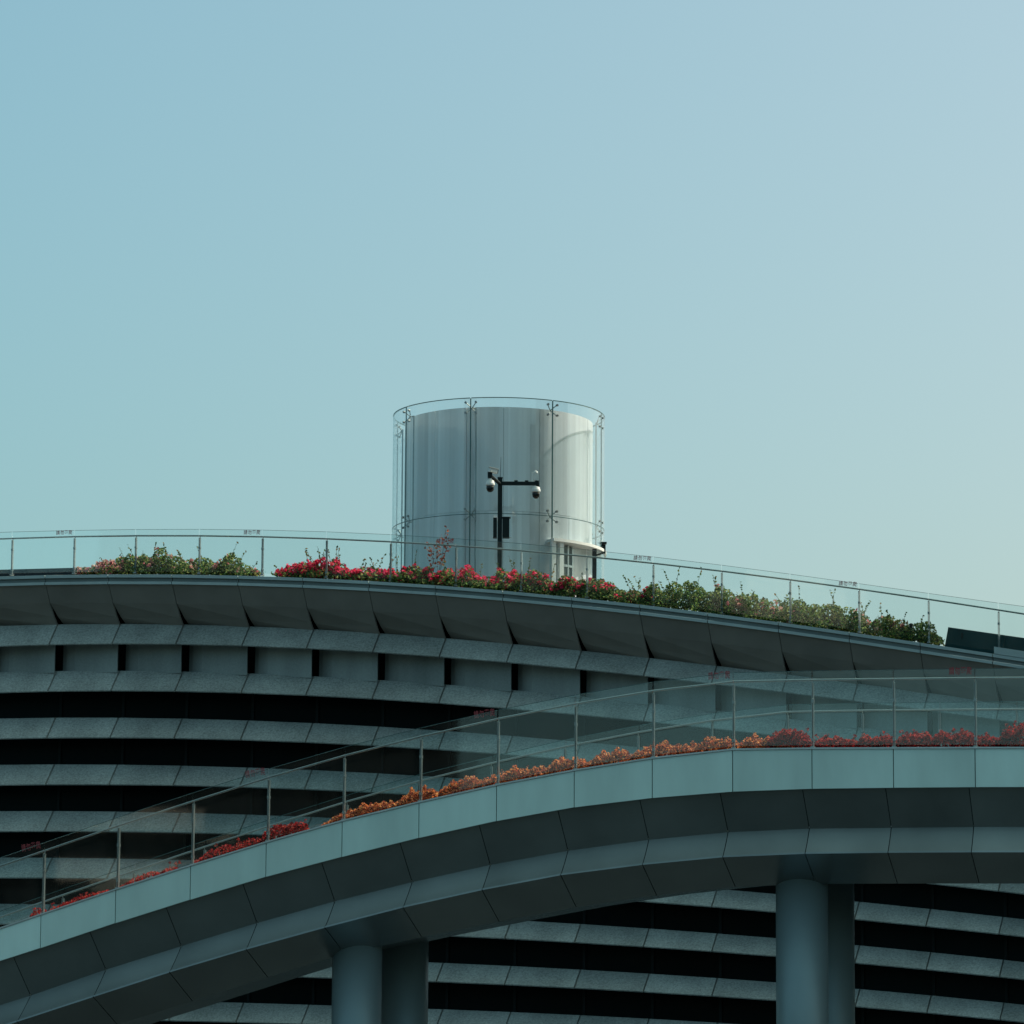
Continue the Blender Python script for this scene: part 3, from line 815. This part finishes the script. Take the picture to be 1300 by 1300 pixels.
# ------------------------------------------------------------------ dark panels on the roof edge
def slab(name, label, cat, c0, c1, hpx, w, th, ml):
    (xa, ya), (xb, yb) = c0, c1
    a, b = at(xa, ya, Yc(xa)+w), at(xb, yb, Yc(xb)+w)
    ha, hb = hpx[0]*a.y/F_PX, hpx[1]*b.y/F_PX
    root = empty(name, (a+b)/2, label, cat)
    d = n_in*th
    lean = n_in*.12 + tan*.08
    m = MB()
    N = 3 if b.x-a.x > 3 else 2
    for k in range(N):
        t0, t1 = k/N, (k+1)/N
        p, q = a.lerp(b, t0), a.lerp(b, t1)
        h0, h1 = ha+(hb-ha)*t0, ha+(hb-ha)*t1
        g_ = (q-p).normalized()*.006
        P = [p+g_, p+g_+Vector((0,0,h0))+lean, p+g_+Vector((0,0,h0))+lean+d, p+g_+d]
        Q = [q-g_, q-g_+Vector((0,0,h1))+lean, q-g_+Vector((0,0,h1))+lean+d, q-g_+d]
        m.prism(P, Q)
    m.build('panel', M[ml], root)
    m = MB()
    m.prism([a+d*.2-Vector((0,0,.05)), a+d*.2, a+d*.8, a+d*.8-Vector((0,0,.05))], [b+d*.2-Vector((0,0,.05)), b+d*.2, b+d*.8, b+d*.8-Vector((0,0,.05))])
    m.build('base_rail', M['black'], root)
    m = MB()
    for t in (.1, .9):
        p = a.lerp(b, t); m.tube([p+d*1.2-Vector((0,0,.1)), p+d+Vector((0,0,(ha+hb)/2*.8))], .03, 6)
    m.build('brace', M['black'], root)
    return root
slab('roof_screen', 'dark teal sloping screen at the right end of the roof edge', 'screen', (1199, ycop(1199)+.5), (1420, ycop(1420)), (26, 28), .75, .08, 'teal')
slab('roof_screen', 'low dark navy screen on the roof edge left of all the bushes', 'screen', (-120, ycop(-120)-1), (106, ycop(106)), (9, 10), .8, .08, 'navy')
a, b = at(1262, ycop(1262)-.5, Yc(1262)-.01), at(1450, ycop(1450)-.5, Yc(1450)-.01)
up = Vector((0,0,1))
m = MB(); m.prism([a, a+up*.19, a+up*.19+n_in*.18, a+n_in*.18], [b, b+up*.19, b+up*.19+n_in*.18, b+n_in*.18])
o = m.build('raised_kerb', M['cop_light'], bld)

# ------------------------------------------------------------------ plants
rnd = random.Random(11)
def rvec():
    while True:
        v = Vector((rnd.uniform(-1,1), rnd.uniform(-1,1), rnd.uniform(-1,1)))
        if .05 < v.length < 1: return v
def leaf(mb, p, s, up=.3, lng=1.6):
    n = (rvec() + Vector((0,0,up))).normalized()
    u = n.cross(rvec()).normalized(); v = n.cross(u)
    u, v = u*s*lng*.5, v*s*.5
    k = n*s*.12
    mb.poly([p-u, p-u*.2-v+k, p+u*.5-v*.7+k, p+u, p+u*.5+v*.7+k, p-u*.2+v+k])
def clump_pts(c, rx, ry, rz, n):
    out = []
    for _ in range(n):
        v = rvec(); v = v.normalized()*(v.length**.5)
        out.append(c + tan*(v.x*rx) + n_in*(v.y*ry) + Vector((0,0,v.z*rz)))
    return out
def bush(name, label, cat, x0, x1, prof, w, spec, sprigs=0, group=None, density=1.0, lsz=.07):
    """prof: height in metres over the bed along the bush; spec: (material, share, size) lists of foliage and blossom"""
    xm = (x0+x1)/2
    base = at(xm, ycop(xm), Yc(xm)+w); base.z -= .05
    root = empty(name, base, label, cat, group)
    n_c = max(5, int((x1-x0)/44.6*7))
    cl = []
    for k in range(n_c):
        t = (k+rnd.uniform(.1, .9))/n_c
        px = x0+(x1-x0)*t
        ww = w+rnd.uniform(-.3, .35)
        p = at(px, ycop(px), Yc(px)+ww)
        h = float(np.interp(t, [i/(len(prof)-1) for i in range(len(prof))], prof))*rnd.uniform(.62, 1.36)
        edge = min(t, 1-t)
        rx = min(rnd.uniform(.13, .27), edge*(x1-x0)/44.6+.12)
        cl.append((p, h, rx))
    for nm, ml, n_per, sz, lo, top in spec:
        mb = MB()
        for p, h, rx in cl:
            cnt = int(n_per*density*rnd.uniform(.6, 1.3)*(.35+h))
            z0 = h*lo
            for q in clump_pts(p+Vector((0,0,(z0+h)/2)), rx*1.15, .34, (h-z0)/2+.02, cnt):
                if q.z > p.z-.06: leaf(mb, q, sz*rnd.uniform(.7, 1.3))
            if top:
                for _ in range(max(1, int(cnt*top/7))):         # blossom heads of several bracts
                    v = rvec().normalized(); v.y = -abs(v.y)
                    hq = p+Vector((0,0,h*.55))+tan*(v.x*rx*1.25)+n_in*(v.y*.36)+Vector((0,0,v.z*h*.5))
                    if hq.z < p.z+.02: continue
                    for _ in range(7): leaf(mb, hq+rvec()*.06, sz*rnd.uniform(.8, 1.3))
        if nm == 'foliage':                         # low leaves spilling onto the edge of the bed
            for p, h, rx in cl:
                for _ in range(60):
                    leaf(mb, p+tan*rnd.uniform(-rx-.1, rx+.1)+n_in*rnd.uniform(-.45, .3)+Vector((0,0,rnd.uniform(-.04, .16))), sz)
        mb.build(nm, M[ml], root)
    st = MB(); sl = MB()
    for p, h, rx in cl[::2]:
        st.tube([p+Vector((0,0,-.08)), p+tan*rnd.uniform(-.1,.1)+Vector((0,0,h*.5)), p+tan*rnd.uniform(-.25,.25)+Vector((0,0,h*.85))], .014, 5, .006)
    for _ in range(sprigs):
        p, h, rx = rnd.choice(cl)
        lean, H = rnd.uniform(-.35, .35), h+rnd.uniform(.12, .52)
        P = [p+tan*(lean*t*t*1.0)+Vector((0,0,H*t-.05)) for t in (0,.25,.5,.75,1)]
        st.tube(P, .008, 4, .003)
        for i in range(9):
            t = .45+.55*i/8
            leaf(sl, p+tan*(lean*t*t)+Vector((0,0,H*t-.05))+rvec()*.03, lsz*.8)
    st.build('stem', M['bark'], root)
    if sl.f: sl.build('sprig_leaves', M['leaf_dry'], root)
    return root
GREEN = [('foliage', 'leaf', 330, .052, .0, 0)]
OLIVE = [('foliage', 'leaf', 190, .052, .0, 0), ('dry_foliage', 'leaf_dry', 140, .05, .1, 0)]
def with_b(base, ml, n, top, lo=.25, sz=.065): return base + [('blossom', ml, n, sz, lo, top)]
G1 = 'bushes planted along the roof edge'
bush('bougainvillea_bush', 'low pale pink bush beside the dark navy screen at the left of the roof', 'bush', 106, 158, [.12,.26,.36,.30], .75, with_b([('foliage','leaf_dry',60,.06,0,0)], 'pink', 70, 1.2), 3, G1)
bush('bougainvillea_bush', 'tallest leafy green bush left of the red blossom, spiky top over the handrail post', 'bush', 150, 236, [.35,.55,.50,.62,.42,.35], .85, with_b(GREEN, 'pink', 8, .12), 9, G1)
bush('bougainvillea_bush', 'spreading olive green bush just left of the gap before the red blossom', 'bush', 232, 326, [.32,.36,.45,.40,.48,.30,.16], .8, with_b(GREEN, 'pink', 12, .3), 7, G1, .85)
bush('bougainvillea_bush', 'leftmost crimson flowering bush, right after the gap in the planting', 'bush', 358, 414, [.16,.32,.44,.40], .7, with_b([('foliage','leaf',110,.065,0,0)], 'crimson', 60, 1.9), 9, G1)
bush('bougainvillea_bush', 'densest crimson bush with thin bare sprigs, left of the glass tower', 'bush', 412, 496, [.34,.46,.30,.22,.42,.46,.34], .7, with_b([('foliage','leaf',120,.065,0,0)], 'crimson', 60, 2.1), 15, G1)
bush('bougainvillea_bush', 'crimson bush with a tall rusty shoot before the left side of the tower', 'bush', 494, 580, [.34,.46,.32,.44,.50], .7, with_b([('foliage','leaf',190,.065,0,0)], 'crimson', 36, 1.5), 4, G1)
bush('bougainvillea_bush', 'crimson and green bush at the foot of the black camera mast', 'bush', 578, 664, [.46,.54,.34,.56,.60,.44], .7, with_b([('foliage','leaf',125,.066,0,0)], 'crimson', 30, 1.2), 4, G1)
bush('bougainvillea_bush', 'fading red bush below the doorway of the glass tower', 'bush', 660, 748, [.52,.50,.42,.42,.40], .7, with_b(OLIVE, 'crimson', 28, .8), 4, G1)
bush('bougainvillea_bush', 'green bush flecked with red just right of the tower doorway', 'bush', 744, 832, [.46,.44,.50,.44,.40], .75, with_b(OLIVE, 'crimson', 14, .22), 5, G1)
bush('leafy_shrub', 'dark green shrub with one tall leafy peak, second right of the tower', 'shrub', 826, 920, [.45,.52,.74,.62,.52,.60], .8, GREEN, 6, G1)
bush('leafy_shrub', 'broad bright green shrub in the middle of the right-hand roof planting', 'shrub', 914, 1006, [.64,.56,.60,.52,.50], .8, with_b(GREEN, 'pink', 6, .06), 6, G1)
bush('leafy_shrub', 'arching green shrub with a drooping sprig across a railing post', 'shrub', 1000, 1094, [.52,.58,.50,.55,.44], .8, GREEN, 5, G1)
bush('leafy_shrub', 'thin olive shrub with dry pinkish twigs near the right end of the planting', 'shrub', 1088, 1150, [.50,.48,.46,.42], .8, with_b(OLIVE, 'pink', 8, .1), 6, G1, .9)
bush('leafy_shrub', 'last green shrub at the right, beside the dark teal screen', 'shrub', 1146, 1190, [.46,.60,.48,.22], .8, GREEN, 3, G1)
# rusty shoot belongs to the bush in front of the tower
def add_shoot(root, px, py_top, w, ml, n, sz):
    b0 = at(px, ycop(px), Yc(px)+w); t0 = at(px+10, py_top, Yc(px)+w)
    st, sl = MB(), MB()
    for k in range(4):
        tip = b0.lerp(t0, rnd.uniform(.7, 1.0))+tan*rnd.uniform(-.35, .35)
        P = [b0.lerp(tip, t)+tan*.12*math.sin(t*3)*rnd.uniform(-1, 1) for t in (0,.3,.6,1)]
        st.tube(P, .012, 5, .004)
        for _ in range(n):
            t = rnd.uniform(.4, 1.02); leaf(sl, b0.lerp(tip, t)+rvec()*.11, sz)
    st.build('shoot', M['bark'], root); sl.build('shoot_leaves', M[ml], root)
shoots = [o for o in C.objects if o.type == 'EMPTY' and 'rusty shoot' in o.get('label', '')]
add_shoot(shoots[0], 551, 668, .8, 'rust', 30, .06)
# dark stake in the last shrubs
q = at(1154, ycop(1154), Yc(1154)+.5)
m = MB(); m.tube([q-Vector((0,0,.05)), q+Vector((.06, 0, .44))], .05, 8); m.lathe(q+Vector((.06,0,.44)), [(.06,0),(.06,.03),(.02,.05)], 10)
tag(m.build('garden_stake', M['black']), 'short dark stake leaning among the last green shrubs', 'stake')

# walkway planting
def bed(name, mb_list, x0, x1, hfun, n, sz, w0=.28, w1=.75):
    mb = mb_list
    for _ in range(n):
        px = rnd.uniform(x0, x1); w = w0+(w1-w0)*rnd.random()
        p = at(px, ybase(px), Yr(px)+w)
        h = hfun(px, w)
        if h <= .02: continue
        z = h*(rnd.random()**.6)
        leaf(mb, Vector((p.x, p.y, p.z-.03+z)), sz*rnd.uniform(.7, 1.3), .5, 1.3)
def bumpy(amp, base, seed, f=.06):
    r = random.Random(seed); ph = [r.uniform(0, 6.3) for _ in range(6)]
    def h(px, w):
        s = math.sin(px*f+ph[0]+w*3)+.7*math.sin(px*f*2.3+ph[1]-w*5)+.6*math.sin(px*f*4.9+ph[2]+w*7)
        return base+amp*s/2.3
    return h
mb = MB()
h1 = bumpy(.13, .19, 5, .10)
def horange(px, w):
    e = min(1, (px-405)/25, (1022-px)/60)
    return max(0, h1(px, w)*e*(.8 if px < 520 else 1.0))
bed('', mb, 405, 1022, horange, 17000, .035)
tag(mb.build('orange_flowers', M['orange']), 'long low strip of orange flowers behind the near walkway railing', 'flowers', kind='stuff')
def mound(label, x0, x1, h, n, seed, ml='maroon', sz=.037, w=.5, spiky=3):
    xm = (x0+x1)/2
    b0 = at(xm, ybase(xm), Yr(xm)+w); b0.z -= .06
    root = empty('red_shrub', b0, label, 'shrub', 'dark red shrubs along the walkway')
    f, st = MB(), MB()
    hb = bumpy(.35*h, 1.05*h, seed, .13)
    k = 0
    while k < n:
        px = rnd.uniform(x0, x1); t = (px-x0)/(x1-x0)
        env = (1-(2*t-1)**4)**.5
        ww = w+rnd.uniform(-.28, .3)
        p = at(px, ybase(px), Yr(px)+ww)
        hh = hb(px, ww)*env
        leaf(f, Vector((p.x, p.y, p.z-.05+hh*(rnd.random()**.55))), sz*rnd.uniform(.7, 1.3), .4, 1.5)
        k += 1
    for _ in range(spiky):
        px = rnd.uniform(x0+4, x1-4); p = at(px, ybase(px), Yr(px)+w)
        tip = p+Vector((rnd.uniform(-.08, .08), 0, h*rnd.uniform(.8, 1.15)))
        st.tube([p-Vector((0,0,.06)), tip], .008, 4, .004)
        for _ in range(5): leaf(f, tip+rvec()*.04, sz)
    f.build('foliage', M[ml], root); st.build('stem', M['bark'], root)
mound('tiny dark red sprout at the lowest left end of the walkway planting', 38, 60, .10, 120, 1)
mound('sparse low red trailing plant on the lower left slope of the walkway', 62, 140, .10, 420, 2, 'maroon', .035)
mound('thin red trailing plant with a spiky tip, second up the walkway slope', 150, 228, .12, 480, 3, 'maroon', .035)
mound('dark red shrub fading into shade just below the small bright red one', 244, 334, .17, 620, 4, 'maroon', .034)
mound('bushy red shrub right below the start of the orange flower strip', 330, 392, .23, 1100, 6)
mound('dark maroon dome at the right end of the orange flower strip', 972, 1034, .31, 1900, 7)
mound('low dusty red shrub just right of the maroon dome', 1032, 1092, .20, 1300, 8)
mound('low red shrub with a small spiky tuft, behind the last pane but two', 1088, 1140, .23, 1300, 9)
mound('red shrub with a pointed crest in the right-hand walkway planting', 1138, 1186, .27, 1400, 10)
mound('rounded red shrub left of the rightmost visible walkway post', 1182, 1240, .29, 1700, 12)
mound('low red shrub between the rightmost walkway post and the tall crimson dome', 1236, 1278, .21, 1000, 13)
mound('tallest crimson dome at the right edge of the walkway', 1266, 1330, .37, 2100, 14)
